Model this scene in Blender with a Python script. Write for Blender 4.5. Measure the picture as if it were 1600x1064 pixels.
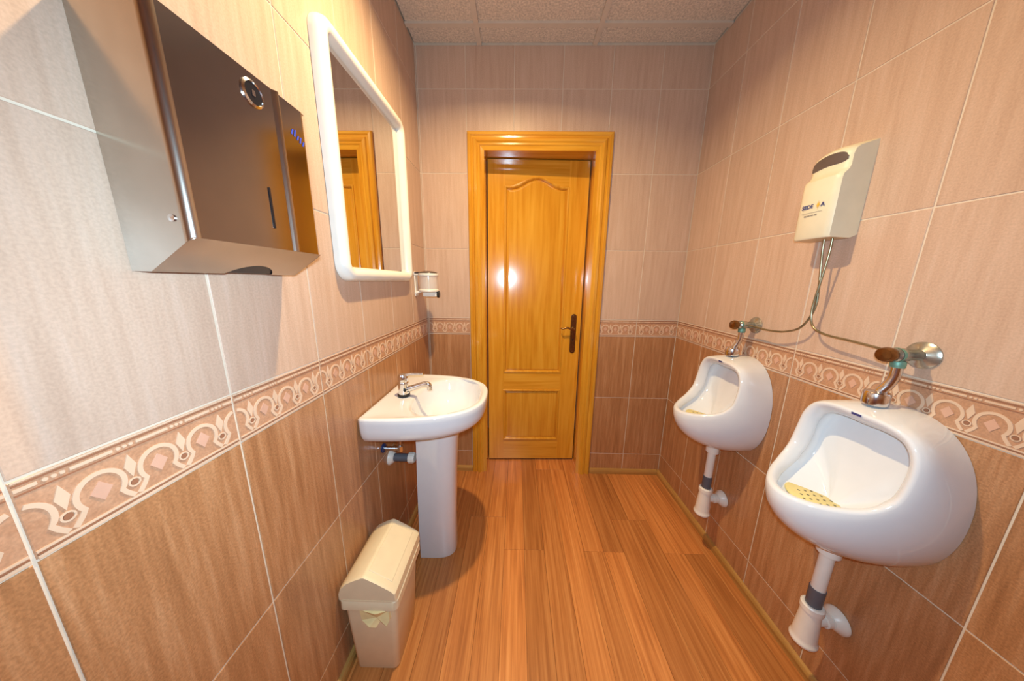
import bpy, math, random
from mathutils import Vector, Matrix
random.seed(7)
for o in list(bpy.data.objects): bpy.data.objects.remove(o, do_unlink=True)
scene = bpy.context.scene
COL = scene.collection
PI = math.pi

# ------------------------------------------------------------------ camera
F_PX, PITCH, YAW, ROLL = 437.447, 0.2064, -0.0151, 0.0119
CAM = Vector((0.5599, -1.7456, 1.3032))
W, HC = 1.5636, 2.5141                      # room width, ceiling height (metres)
xh = Vector((math.cos(YAW), -math.sin(YAW), 0)); yh = Vector((math.sin(YAW), math.cos(YAW), 0))
fw = math.cos(PITCH)*yh - math.sin(PITCH)*Vector((0, 0, 1))
uh = math.sin(PITCH)*yh + math.cos(PITCH)*Vector((0, 0, 1))
rt = math.cos(ROLL)*xh + math.sin(ROLL)*uh
up = -math.sin(ROLL)*xh + math.cos(ROLL)*uh
cd = bpy.data.cameras.new('camera'); cam = bpy.data.objects.new('camera', cd); COL.objects.link(cam)
cd.sensor_width = 36; cd.sensor_fit = 'HORIZONTAL'; cd.lens = 36*F_PX/1600; cd.clip_start = 0.01
R = Matrix((rt, up, -fw)).transposed().to_4x4()
cam.matrix_world = Matrix.Translation(CAM) @ R
scene.camera = cam

# ------------------------------------------------------------------ light, exposure
wd = bpy.data.worlds.new('world'); scene.world = wd; wd.use_nodes = True
wd.node_tree.nodes['Background'].inputs[0].default_value = (0.02, 0.02, 0.02, 1)
LAMP = Vector((0.49, -0.82, HC - 0.045)); LAMP_W = 20.5; LAMP_C = (1.0, 0.75, 0.40)
FLASH = Vector((0.56, -1.75, 1.35)); FLASH_W = 46.0; FLASH_C = (0.57, 0.81, 1.0)
fl = bpy.data.lights.new('camera_flash', 'SPOT'); flo = bpy.data.objects.new('camera_flash', fl); COL.objects.link(flo)
fl.energy = FLASH_W; fl.color = FLASH_C; fl.shadow_soft_size = 0.02; fl.spot_size = math.radians(160); fl.spot_blend = 0.6
flo.matrix_world = Matrix.Translation(FLASH) @ R
vs = scene.view_settings
vs.view_transform = 'Standard'; vs.look = 'None'; vs.gamma = 1; vs.use_curve_mapping = False; vs.exposure = 0.22
scene.cycles.caustics_reflective = False; scene.cycles.caustics_refractive = False

# ------------------------------------------------------------------ materials
def srgb(r, g, b):
    f = lambda c: ((c/255+0.055)/1.055)**2.4 if c > 10 else c/255/12.92
    return (f(r), f(g), f(b), 1)
def newmat(name):
    m = bpy.data.materials.new(name); m.use_nodes = True
    nt = m.node_tree; return m, nt, nt.nodes['Principled BSDF']
def plain(name, col, rough=0.4, metal=0.0, spec=0.5, var=0.06, scale=25, bump=0.0, coat=0.0, trans=0.0, ior=1.45):
    m, nt, b = newmat(name)
    tc = nt.nodes.new('ShaderNodeTexCoord'); n = nt.nodes.new('ShaderNodeTexNoise')
    n.inputs['Scale'].default_value = scale; n.inputs['Detail'].default_value = 4
    nt.links.new(tc.outputs['Object'], n.inputs['Vector'])
    r = nt.nodes.new('ShaderNodeValToRGB')
    r.color_ramp.elements[0].position = 0.3; r.color_ramp.elements[1].position = 0.7
    r.color_ramp.elements[0].color = tuple(c*(1-var) for c in col[:3])+(1,)
    r.color_ramp.elements[1].color = tuple(min(1, c*(1+var)) for c in col[:3])+(1,)
    nt.links.new(n.outputs['Fac'], r.inputs['Fac']); nt.links.new(r.outputs['Color'], b.inputs['Base Color'])
    b.inputs['Roughness'].default_value = rough; b.inputs['Metallic'].default_value = metal
    b.inputs['Specular IOR Level'].default_value = spec; b.inputs['Coat Weight'].default_value = coat
    b.inputs['Coat Roughness'].default_value = 0.05
    b.inputs['Transmission Weight'].default_value = trans; b.inputs['IOR'].default_value = ior
    if bump:
        bp = nt.nodes.new('ShaderNodeBump'); bp.inputs['Strength'].default_value = bump; bp.inputs['Distance'].default_value = 0.002
        nt.links.new(n.outputs['Fac'], bp.inputs['Height']); nt.links.new(bp.outputs['Normal'], b.inputs['Normal'])
    return m
def streaky(name, stops, stretch, rough, bump=0.15, bumpd=0.001, speck=0.0, objvar=0.12, warp=0.0, detail=7, ring=0.0, spec=0.5, coat=0.0):
    """streaks running along one local axis (small stretch value = long), random per object"""
    m, nt, b = newmat(name); N = nt.nodes.new; L = nt.links.new
    tc = N('ShaderNodeTexCoord'); oi = N('ShaderNodeObjectInfo')
    mul = N('ShaderNodeMath'); mul.operation = 'MULTIPLY'; mul.inputs[1].default_value = 57.3; L(oi.outputs['Random'], mul.inputs[0])
    add = N('ShaderNodeVectorMath'); add.operation = 'ADD'; L(tc.outputs['Object'], add.inputs[0]); L(mul.outputs[0], add.inputs[1])
    mp = N('ShaderNodeMapping'); mp.inputs['Scale'].default_value = stretch; L(add.outputs[0], mp.inputs['Vector'])
    n1 = N('ShaderNodeTexNoise'); n1.inputs['Scale'].default_value = 1; n1.inputs['Detail'].default_value = detail; n1.inputs['Roughness'].default_value = 0.62
    n1.inputs['Distortion'].default_value = warp; L(mp.outputs[0], n1.inputs['Vector'])
    fac = n1.outputs['Fac']
    if ring:
        mp2 = N('ShaderNodeMapping'); mp2.inputs['Scale'].default_value = [s*0.22 for s in stretch]; L(add.outputs[0], mp2.inputs['Vector'])
        n3 = N('ShaderNodeTexNoise'); n3.inputs['Scale'].default_value = 1; n3.inputs['Detail'].default_value = 1.5; L(mp2.outputs[0], n3.inputs['Vector'])
        k = N('ShaderNodeMath'); k.operation = 'MULTIPLY'; k.inputs[1].default_value = 75; L(n3.outputs['Fac'], k.inputs[0])
        s = N('ShaderNodeMath'); s.operation = 'SINE'; L(k.outputs[0], s.inputs[0])
        k2 = N('ShaderNodeMath'); k2.operation = 'MULTIPLY_ADD'; k2.inputs[1].default_value = ring; L(s.outputs[0], k2.inputs[0]); L(fac, k2.inputs[2])
        fac = k2.outputs[0]
    r = N('ShaderNodeValToRGB'); el = r.color_ramp.elements
    el[0].position, el[0].color = stops[0]; el[1].position, el[1].color = stops[-1]
    for p, c in stops[1:-1]:
        e = el.new(p); e.color = c
    L(fac, r.inputs['Fac']); col = r.outputs['Color']
    if speck:
        n2 = N('ShaderNodeTexNoise'); n2.inputs['Scale'].default_value = 260; n2.inputs['Detail'].default_value = 2; L(tc.outputs['Object'], n2.inputs['Vector'])
        mr = N('ShaderNodeMapRange'); mr.inputs[1].default_value = 0.35; mr.inputs[2].default_value = 0.65; mr.inputs[3].default_value = 1-speck; mr.inputs[4].default_value = 1+speck
        L(n2.outputs['Fac'], mr.inputs[0]); mm = N('ShaderNodeMix'); mm.data_type = 'RGBA'; mm.blend_type = 'MULTIPLY'; mm.inputs[0].default_value = 1
        L(col, mm.inputs[6]); L(mr.outputs[0], mm.inputs[7]); col = mm.outputs[2]
    h = N('ShaderNodeMapRange'); h.inputs[3].default_value = 1-objvar; h.inputs[4].default_value = 1+objvar; L(oi.outputs['Random'], h.inputs[0])
    m3 = N('ShaderNodeMix'); m3.data_type = 'RGBA'; m3.blend_type = 'MULTIPLY'; m3.inputs[0].default_value = 1
    L(col, m3.inputs[6]); L(h.outputs[0], m3.inputs[7]); L(m3.outputs[2], b.inputs['Base Color'])
    b.inputs['Roughness'].default_value = rough; b.inputs['Specular IOR Level'].default_value = spec; b.inputs['Coat Weight'].default_value = coat; b.inputs['Coat Roughness'].default_value = 0.08
    nb = N('ShaderNodeTexNoise'); nb.inputs['Scale'].default_value = 70; nb.inputs['Detail'].default_value = 3; L(tc.outputs['Object'], nb.inputs['Vector'])
    bp = N('ShaderNodeBump'); bp.inputs['Strength'].default_value = bump; bp.inputs['Distance'].default_value = bumpd
    L(nb.outputs['Fac'], bp.inputs['Height']); L(bp.outputs['Normal'], b.inputs['Normal'])
    return m
M = {}
M['tile_light'] = streaky('tile_light', [(0.25, srgb(188, 155, 132)), (0.5, srgb(198, 166, 143)), (0.75, srgb(206, 176, 155))], (60, 60, 3.8), 0.38, speck=0.06, objvar=0.03, spec=0.28)
M['tile_dark'] = streaky('tile_dark', [(0.25, srgb(148, 100, 64)), (0.5, srgb(172, 121, 81)), (0.78, srgb(196, 148, 108))], (65, 65, 4.0), 0.28, speck=0.14, objvar=0.03)
M['tile_band'] = streaky('tile_band', [(0.25, srgb(176, 128, 96)), (0.75, srgb(196, 150, 118))], (60, 60, 60), 0.3, speck=0.1, objvar=0.03)
M['relief'] = plain('relief_light', srgb(214, 182, 154), 0.3, var=0.05)
M['relief_pink'] = plain('relief_pink', srgb(205, 160, 136), 0.3, var=0.06)
M['relief_dark'] = plain('relief_dark', srgb(150, 102, 76), 0.35, var=0.06)
M['grout'] = plain('grout', srgb(216, 198, 176), 0.8, var=0.05)
M['plank'] = streaky('plank', [(0.22, srgb(146, 84, 40)), (0.45, srgb(184, 114, 58)), (0.6, srgb(200, 130, 70)), (0.8, srgb(218, 152, 90))], (85, 2.2, 85), 0.33, bump=0.05, objvar=0.22, ring=0.035, warp=0.3, coat=0.0)
M['door_v'] = streaky('door_wood_upright', [(0.25, srgb(196, 126, 28)), (0.5, srgb(214, 150, 44)), (0.78, srgb(226, 168, 62))], (38, 38, 2.2), 0.16, bump=0.04, objvar=0.05, ring=0.05, coat=0.4)
M['door_h'] = streaky('door_wood_level', [(0.25, srgb(196, 126, 28)), (0.5, srgb(214, 150, 44)), (0.78, srgb(226, 168, 62))], (2.2, 38, 38), 0.16, bump=0.04, objvar=0.05, ring=0.05, coat=0.4)
M['base_wood'] = streaky('baseboard_wood', [(0.25, srgb(150, 104, 48)), (0.75, srgb(192, 146, 82))], (3, 3, 40), 0.35, objvar=0.03)
M['ceil'] = plain('ceiling_panel', srgb(206, 190, 172), 0.9, var=0.24, scale=120, bump=1.0)
M['ceil_bar'] = plain('ceiling_bar', srgb(204, 188, 170), 0.6, var=0.04)
M['dark'] = plain('dark_void', srgb(30, 24, 22), 0.8)
M['porcelain'] = plain('porcelain', srgb(221, 219, 219), 0.07, var=0.01, coat=0.5)
M['white_plastic'] = plain('white_plastic', srgb(232, 228, 218), 0.28, var=0.02)
M['pvc'] = plain('white_pvc', srgb(226, 216, 204), 0.35, var=0.03)
M['pvc_grey'] = plain('grey_pvc', srgb(92, 92, 98), 0.4, var=0.05)
M['cream'] = plain('cream_plastic', srgb(226, 214, 184), 0.42, var=0.03)
M['bin'] = plain('bin_plastic', srgb(226, 206, 170), 0.45, var=0.03)
M['bag'] = plain('bag_film', srgb(238, 218, 160), 0.3, var=0.12)
M['steel'] = plain('polished_steel', srgb(176, 174, 174), 0.13, 1.0, var=0.05, scale=9)
M['steel_side'] = plain('brushed_steel', srgb(196, 188, 178), 0.22, 1.0, var=0.06, scale=14, bump=0.06)
M['chrome'] = plain('chrome', srgb(226, 228, 232), 0.16, 1.0, var=0.03)
M['chrome_old'] = plain('tarnished_chrome', srgb(184, 182, 170), 0.24, 0.8, var=0.22, scale=60)
M['verdigris'] = plain('verdigris', srgb(120, 160, 140), 0.5, 0.4, var=0.25, scale=90)
M['copper'] = plain('old_copper_tube', srgb(152, 144, 118), 0.3, 0.8, var=0.25, scale=40)
M['brass'] = plain('bronze_brass', srgb(132, 96, 58), 0.28, 0.9, var=0.2, scale=80)
M['black'] = plain('black_plastic', srgb(26, 25, 28), 0.3)
M['brown_plastic'] = plain('dark_brown_plastic', srgb(70, 54, 50), 0.3)
M['window'] = plain('smoked_window', srgb(98, 84, 78), 0.25)
M['blue'] = plain('blue_print', srgb(60, 80, 190), 0.5)
M['navy'] = plain('navy_print', srgb(58, 58, 110), 0.5)
M['grey_print'] = plain('grey_print', srgb(140, 130, 118), 0.5)
M['yellow_print'] = plain('yellow_print', srgb(228, 180, 60), 0.5)
M['blue_handle'] = plain('dark_blue_plastic', srgb(30, 50, 90), 0.3)
M['screen_yellow'] = plain('yellow_rubber', srgb(226, 206, 138), 0.5, var=0.05)
M['hole'] = plain('hole_dark', srgb(96, 88, 72), 0.6)
M['mirror'] = plain('mirror_glass', srgb(235, 235, 232), 0.012, 1.0, var=0.0)
M['clear'] = plain('clear_plastic', (0.95, 0.92, 0.88, 1), 0.05, var=0.0); M['clear'].node_tree.nodes['Principled BSDF'].inputs['Alpha'].default_value = 0.22
m, nt, b = newmat('lamp_glass')
b.inputs['Emission Color'].default_value = LAMP_C + (1,); b.inputs['Emission Strength'].default_value = 4
M['lamp_glass'] = m

# ------------------------------------------------------------------ mesh helpers
def mesh(name, verts, faces, mats, smooth=False, idx=None):
    me = bpy.data.meshes.new(name); me.from_pydata([tuple(v) for v in verts], [], faces)
    for mm in (mats if isinstance(mats, (list, tuple)) else [mats]): me.materials.append(M[mm])
    if idx: me.polygons.foreach_set('material_index', idx)
    if smooth: me.polygons.foreach_set('use_smooth', [True]*len(me.polygons))
    me.update(); return me
def link(name, me, parent=None, loc=(0, 0, 0), rot=(0, 0, 0)):
    o = bpy.data.objects.new(name, me); COL.objects.link(o); o.location = loc; o.rotation_euler = rot
    if parent is not None: o.parent = parent
    return o
def fixnormals(me):
    import bmesh
    bm = bmesh.new(); bm.from_mesh(me); bmesh.ops.recalc_face_normals(bm, faces=bm.faces); bm.to_mesh(me); bm.free(); return me
class MB:
    def __init__(s): s.v = []; s.f = []; s.i = []
    def add(s, v, f, mi=0):
        k = len(s.v); s.v += [tuple(q) for q in v]; s.f += [tuple(a+k for a in q) for q in f]; s.i += [mi]*len(f); return s
    def box(s, x0, x1, y0, y1, z0, z1, mi=0):
        v = [(x, y, z) for z in (z0, z1) for y in (y0, y1) for x in (x0, x1)]
        return s.add(v, [(0, 2, 3, 1), (4, 5, 7, 6), (0, 1, 5, 4), (1, 3, 7, 5), (3, 2, 6, 7), (2, 0, 4, 6)], mi)
    def loft(s, loops, cap0=True, cap1=True, closed=True, mi=0):
        n = len(loops[0]); v = [p for l in loops for p in l]; f = []
        for a in range(len(loops)-1):
            for j in range(n if closed else n-1):
                k = (j+1) % n; f.append((a*n+j, a*n+k, (a+1)*n+k, (a+1)*n+j))
        if cap0: f.append(tuple(range(n))[::-1])
        if cap1: f.append(tuple((len(loops)-1)*n+j for j in range(n)))
        return s.add(v, f, mi)
    def lathe(s, prof, origin=(0, 0, 0), axis=(0, 0, 1), n=28, mi=0, caps=True):
        a = Vector(axis).normalized(); t = a.orthogonal().normalized(); b_ = a.cross(t); o = Vector(origin)
        loops = [[o + a*h + (t*math.cos(2*PI*j/n) + b_*math.sin(2*PI*j/n))*r for j in range(n)] for r, h in prof]
        return s.loft(loops, caps, caps, mi=mi)
    def tube(s, pts, r, n=12, mi=0, sub=1):
        P = [Vector(p) for p in pts]
        if sub > 1: P = spline(P, sub)
        loops = []; ref = None
        for k, p in enumerate(P):
            d = (P[min(k+1, len(P)-1)] - P[max(k-1, 0)]).normalized()
            if ref is None: ref = d.orthogonal().normalized()
            ref = (ref - d*ref.dot(d)).normalized(); q = d.cross(ref)
            rr = r(k/(len(P)-1)) if callable(r) else r
            loops.append([p + (ref*math.cos(2*PI*j/n) + q*math.sin(2*PI*j/n))*rr for j in range(n)])
        return s.loft(loops, mi=mi)
    def ribbon(s, pts, w, h, y, mi=0):
        """flat raised stroke in the xz plane at y (front towards -y)"""
        P = [Vector((p[0], 0, p[1])) for p in pts]; L_ = []; R_ = []
        for k, p in enumerate(P):
            d = (P[min(k+1, len(P)-1)] - P[max(k-1, 0)]).normalized(); nrm = Vector((-d.z, 0, d.x))
            ww = w[k] if isinstance(w, (list, tuple)) else w
            L_.append(p + nrm*ww/2); R_.append(p - nrm*ww/2)
        loops = [[Vector((l.x, y, l.z)), Vector((l.x, y-h, l.z)), Vector((r_.x, y-h, r_.z)), Vector((r_.x, y, r_.z))] for l, r_ in zip(L_, R_)]
        return s.loft(loops, mi=mi)
    def prism(s, poly, y0, y1, mi=0):
        n = len(poly); v = [(x, y0, z) for x, z in poly] + [(x, y1, z) for x, z in poly]
        f = [tuple(range(n)), tuple(range(2*n-1, n-1, -1))] + [(j, n+j, n+(j+1) % n, (j+1) % n) for j in range(n)]
        return s.add(v, f, mi)
    def build(s, name, mats, parent=None, smooth=False, world=True, bevel=0, seg=2, subsurf=0, fix=True, angle=40):
        me = mesh(name, s.v, s.f, mats, False, s.i)
        if fix: fixnormals(me)
        o = link(name, me, parent)
        if parent is not None and world: o.location = -parent.location
        if bevel:
            bv = o.modifiers.new('bevel', 'BEVEL'); bv.width = bevel; bv.segments = seg; bv.limit_method = 'ANGLE'; bv.angle_limit = math.radians(35)
        if subsurf:
            sb = o.modifiers.new('subsurf', 'SUBSURF'); sb.levels = subsurf; sb.render_levels = subsurf
        if smooth:
            me.polygons.foreach_set('use_smooth', [True]*len(me.polygons))
            if angle < 180:
                try: me.set_sharp_from_angle(angle=math.radians(angle))
                except Exception: pass
        return o
def spline(P, sub):
    out = []
    Q = [P[0]*2-P[1]] + P + [P[-1]*2-P[-2]]
    for k in range(1, len(Q)-2):
        a, b_, c, d = Q[k-1:k+3]
        for j in range(sub):
            t = j/sub; out.append(0.5*((2*b_) + (c-a)*t + (2*a-5*b_+4*c-d)*t*t + (3*b_-a-3*c+d)*t**3))
    out.append(P[-1]); return out
def thing(name, loc, label, cat, group=None, kind=None):
    o = bpy.data.objects.new(name, None); COL.objects.link(o); o.location = loc; o.empty_display_size = 0.05
    return tag(o, label, cat, group, kind)
def tag(o, label=None, cat=None, group=None, kind=None):
    if label: o['label'] = label
    if cat: o['category'] = cat
    if group: o['group'] = group
    if kind: o['kind'] = kind
    return o
def text(name, s, size, mat, parent, mtx, depth=0.0002):
    c = bpy.data.curves.new(name, 'FONT'); c.body = s; c.size = size; c.extrude = depth; c.offset = size*0.03
    t = bpy.data.objects.new('t', c); COL.objects.link(t); bpy.context.view_layer.update()
    me = bpy.data.meshes.new_from_object(t.evaluated_get(bpy.context.evaluated_depsgraph_get()))
    bpy.data.objects.remove(t); me.materials.clear(); me.materials.append(M[mat])
    me.transform(mtx); o = link(name, me, parent)
    if parent is not None: o.location = -parent.location
    return o

# ------------------------------------------------------------------ walls and tiles
Z = [0.0, 0.1503, 0.5624, 0.9745, 1.0793, 1.4914, 1.9035, 2.3156, HC]
Y_NEAR = -2.62
G = 0.0036                                     # joint width
tile_cache = {}
def tile_mesh(w, h, kind):
    k = (round(w, 4), round(h, 4), kind)
    if k not in tile_cache:
        a, c, t, e = w/2, h/2, 0.007, 0.0008
        v = [(-a, t, -c), (a, t, -c), (a, t, c), (-a, t, c), (-a, e, -c), (a, e, -c), (a, e, c), (-a, e, c),
             (-a+e, 0, -c+e), (a-e, 0, -c+e), (a-e, 0, c-e), (-a+e, 0, c-e)]
        f = [(8, 9, 10, 11), (4, 5, 9, 8), (5, 6, 10, 9), (6, 7, 11, 10), (7, 4, 8, 11), (0, 1, 5, 4), (1, 2, 6, 5), (2, 3, 7, 6), (3, 0, 4, 7)]
        tile_cache[k] = mesh('tile', v, f, kind)
    return tile_cache[k]
def relief_mesh(x0, x1):
    """raised border ornament between local x0 and x1 (tile 0.25 wide, four arches)"""
    mb = MB(); h = 0.0012; P = 0.0625
    inside = lambda x: x0+0.001 <= x <= x1-0.001
    def stroke(pts, w, mi=0, hh=h):
        run = []
        for p in pts + [None]:
            if p is not None and inside(p[0]): run.append(p)
            else:
                if len(run) > 1: mb.ribbon(run, w, hh, 0, mi)
                run = []
    def poly(pts, mi=0, hh=h):
        if all(inside(p[0]) for p in pts): mb.prism(pts, 0, -hh, mi)
    def disc(cx, cz, rx, rz, mi=0, n=10, hh=h): poly([(cx+rx*math.cos(2*PI*k/n), cz+rz*math.sin(2*PI*k/n)) for k in range(n)], mi, hh)
    def line(z, w, a, c, mi=0):
        a = max(a, x0+0.001); c = min(c, x1-0.001)
        if c - a > 0.002: mb.ribbon([(a, z), (c, z)], w, h, 0, mi)
    line(0.0495, 0.0022, x0, x1, 0); line(-0.0415, 0.0030, x0, x1, 0); line(-0.0490, 0.0042, x0, x1, 0); line(-0.0455, 0.002, x0, x1, 2)
    line(0.0455, 0.002, x0, x1, 2); line(0.0335, 0.0016, x0, x1, 2)
    for k in range(-2, 3):
        cx = k*P; cz = -0.006
        line(0.0395, 0.0042, cx-0.019, cx+0.019, 0)
        arc = []
        for j in range(21):
            a = math.radians(-38 + 256*j/20); arc.append((cx+0.0225*math.cos(a), cz+0.0245*math.sin(a)))
        foot = [(cx+0.0285, cz-0.032), (cx+0.0215, cz-0.0225)]
        stroke(foot + arc + [(2*cx-p[0], p[1]) for p in foot[::-1]], 0.0058)
        poly([(cx-0.0105, cz-0.001), (cx, cz-0.016), (cx+0.0105, cz-0.001), (cx, cz+0.013)], 1)
        c2 = cx + P/2
        if c2 < 0.125:
            for q in (-1, 0, 1): disc(c2+q*0.0065, 0.0395, 0.0024, 0.0024, 0, 8)
            poly([(c2-0.0065, 0.008), (c2, -0.010), (c2+0.0065, 0.008), (c2, 0.026)], 0)
            disc(c2, -0.0185, 0.0042, 0.0042, 2, 8); stroke([(c2+0.006*math.cos(a*PI/6), -0.0185+0.006*math.sin(a*PI/6)) for a in range(13)], 0.002)
    me = mesh('relief', mb.v, mb.f, ['relief', 'relief_pink', 'relief_dark'], False, mb.i); return fixnormals(me)
relief_cache = {}
def lay(wall, place, rot, cuts, holes=None):
    """tiles of one wall. cuts: joint positions along the wall; place(s,z) -> world point on the wall plane"""
    for r in range(8):
        kind = 'tile_dark' if r < 3 else 'tile_band' if r == 3 else 'tile_light'
        for a, c in zip(cuts[:-1], cuts[1:]):
            z0, z1 = Z[r], Z[r+1]
            if holes:
                hx0, hx1, hz = holes
                if a > hx0 and c < hx1:
                    if z1 <= hz: continue
                    z0 = max(z0, hz)
            g = min(G, (c-a)*0.3); wd_, ht = c-a-g, z1-z0-G
            nm = 'border_tile' if r == 3 else 'tile'
            t = link(nm, tile_mesh(wd_, ht, kind), wall, place((a+c)/2, (z0+z1)/2), rot)
            if r == 3 and c-a > 0.03:
                full = c-a > 0.24
                key = round(wd_, 4)
                if key not in relief_cache:
                    relief_cache[key] = relief_mesh(-wd_/2, wd_/2)
                link('relief', relief_cache[key], t)
BK = [0, 0.0082, 0.2688, 0.5294, 0.79, 1.0506, 1.3112, W]
D0, D1, DT = 0.268, 1.052, 2.085               # tiles left out behind the door frame
mb = MB(); mb.box(-0.14, 0.34, 0.0015, 0.16, 0, HC+0.06); mb.box(1.02, W+0.14, 0.0015, 0.16, 0, HC+0.06); mb.box(0.34, 1.02, 0.0015, 0.16, 2.055, HC+0.06)
wb = mb.build('wall_back', 'grout'); tag(wb, 'tiled end wall around the wooden door', kind='structure')
lay(wb, lambda s, z: (s, 0, z), (0, 0, 0), BK, (D0, D1, DT))
wl = MB().box(-0.14, -0.0015, Y_NEAR-0.14, 0.0015, 0, HC+0.06).build('wall_left', 'grout'); tag(wl, 'tiled wall carrying the mirror and the steel dispenser', kind='structure')
cl = [-(0.2374+0.25*k) for k in range(10)]; cl = [0] + [c for c in cl if c > Y_NEAR+0.03] + [Y_NEAR]; cl = cl[::-1]
lay(wl, lambda s, z: (0, s, z), (0, 0, PI/2), cl)
wr = MB().box(W+0.0015, W+0.14, Y_NEAR-0.14, 0.0015, 0, HC+0.06).build('wall_right', 'grout'); tag(wr, 'tiled wall carrying the two urinals', kind='structure')
cr = [-(0.2505+0.25*k) for k in range(10)]; cr = [0] + [c for c in cr if c > Y_NEAR+0.03] + [Y_NEAR]; cr = cr[::-1]
lay(wr, lambda s, z: (W, s, z), (0, 0, -PI/2), cr)
wn = MB().box(0, W, Y_NEAR-0.14, Y_NEAR-0.0015, 0, HC+0.06).build('wall_near', 'grout'); tag(wn, 'tiled wall behind the camera', kind='structure')
lay(wn, lambda s, z: (s, Y_NEAR, z), (0, 0, PI), [0]+[W-0.2524-0.2606*k for k in range(4, -1, -1)]+[W])

# ------------------------------------------------------------------ floor
fo = MB().box(-0.14, W+0.14, Y_NEAR-0.14, 0.6, -0.08, -0.0065).build('floor', 'dark'); tag(fo, 'laminate floor of reddish brown wood strips', kind='structure')
SW = 0.0987; xs = [0.517 + SW*k for k in range(-6, 12)]
for k in range(len(xs)-1):
    a, c = max(xs[k], 0.002), min(xs[k+1], W-0.002)
    if c-a < 0.01: continue
    off = [-0.595, 0.02, -0.595, -0.40][(k-6) // 2 % 4] if (k-6)//2 % 2 == 0 else [0.02, -0.40][((k-6)//4) % 2]
    ends = [off + 1.2*j for j in range(-3, 3)]
    ends = [Y_NEAR] + [e for e in ends if Y_NEAR+0.05 < e < 0.5] + [0.55]
    for y0, y1 in zip(ends[:-1], ends[1:]):
        g = 0.0004; v = MB(); w2, l2 = (c-a)/2-g, (y1-y0)/2-g
        v.box(-w2, w2, -l2, l2, -0.006, -0.0006)
        v.add([(-w2, -l2, -0.0006), (w2, -l2, -0.0006), (w2, l2, -0.0006), (-w2, l2, -0.0006), (-w2+g, -l2+g, 0), (w2-g, -l2+g, 0), (w2-g, l2-g, 0), (-w2+g, l2-g, 0)],
              [(4, 5, 6, 7), (0, 1, 5, 4), (1, 2, 6, 5), (2, 3, 7, 6), (3, 0, 4, 7)])
        link('plank', mesh('plank', v.v, v.f, 'plank'), fo, ((a+c)/2, (y0+y1)/2, 0))

# ------------------------------------------------------------------ ceiling
co = MB().box(-0.14, W+0.14, Y_NEAR-0.14, 0.16, HC+0.02, HC+0.08).build('ceiling', 'dark'); tag(co, 'suspended ceiling of speckled panels', kind='structure')
cx_ = [0.006, 0.345, 0.945, W-0.006]; cy_ = [-0.007, -0.12, -0.72, -1.32, -1.92, -2.52, Y_NEAR]
for i in range(3):
    for j in range(6):
        x0, x1, y1, y0 = cx_[i], cx_[i+1], cy_[j], cy_[j+1]
        p = MB()
        if i == 1 and j == 2:      # the panel with the round cut-out for the lamp
            n = 32; c0 = LAMP.xy; ring = []; sq = []
            for k in range(n):
                a = 2*PI*k/n; d = Vector((math.cos(a), math.sin(a))); ring.append((c0.x+0.045*d.x, c0.y+0.045*d.y))
                tt = min([((x1-c0.x)/d.x if d.x > 1e-6 else (x0-c0.x)/d.x if d.x < -1e-6 else 9), ((y1-c0.y)/d.y if d.y > 1e-6 else (y0-c0.y)/d.y if d.y < -1e-6 else 9)])
                sq.append((c0.x+tt*d.x, c0.y+tt*d.y))
            p.loft([[(x, y, HC) for x, y in ring], [(x, y, HC) for x, y in sq], [(x, y, HC+0.012) for x, y in sq], [(x, y, HC+0.012) for x, y in ring], [(x, y, HC) for x, y in ring]], False, False)
        else: p.box(x0, x1, y0, y1, HC+0.004, HC+0.014)
        p.build('ceiling_panel', 'ceil', co)
for x in cx_[1:3]: MB().box(x-0.012, x+0.012, Y_NEAR, -0.002, HC-0.006, HC+0.004).build('grid_bar', 'ceil_bar', co)
for y in cy_[1:-1]:
    for a, c in ((0.002, 0.333), (0.357, 0.933), (0.957, W-0.002)): MB().box(a, c, y-0.012, y+0.012, HC-0.0055, HC+0.004).build('grid_bar', 'ceil_bar', co)

# ------------------------------------------------------------------ baseboards
def baseb(name, pts, label):
    prof = [(0.0, 0.0), (0.014, 0.0), (0.014, 0.022), (0.009, 0.033), (0.0, 0.036)]
    a, c, nrm = pts; a, c, nrm = Vector(a), Vector(c), Vector(nrm)
    o = MB().loft([[p + nrm*d + Vector((0, 0, z)) for d, z in prof] for p in (a, c)]).build(name, 'base_wood'); return tag(o, label, kind='structure')
baseb('baseboard_right', ((W, Y_NEAR, 0), (W, -0.001, 0), (-1, 0, 0)), 'thin tan wooden strip along the foot of the urinal wall')
baseb('baseboard_left', ((0, Y_NEAR, 0), (0, -0.001, 0), (1, 0, 0)), 'thin tan wooden strip along the foot of the washbasin wall')
baseb('baseboard_back', ((1.082, 0, 0), (W-0.014, 0, 0), (0, -1, 0)), 'thin tan wooden strip right of the door')
baseb('baseboard_door', ((0.014, 0, 0), (0.270, 0, 0), (0, -1, 0)), 'thin tan wooden strip left of the door')

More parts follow.
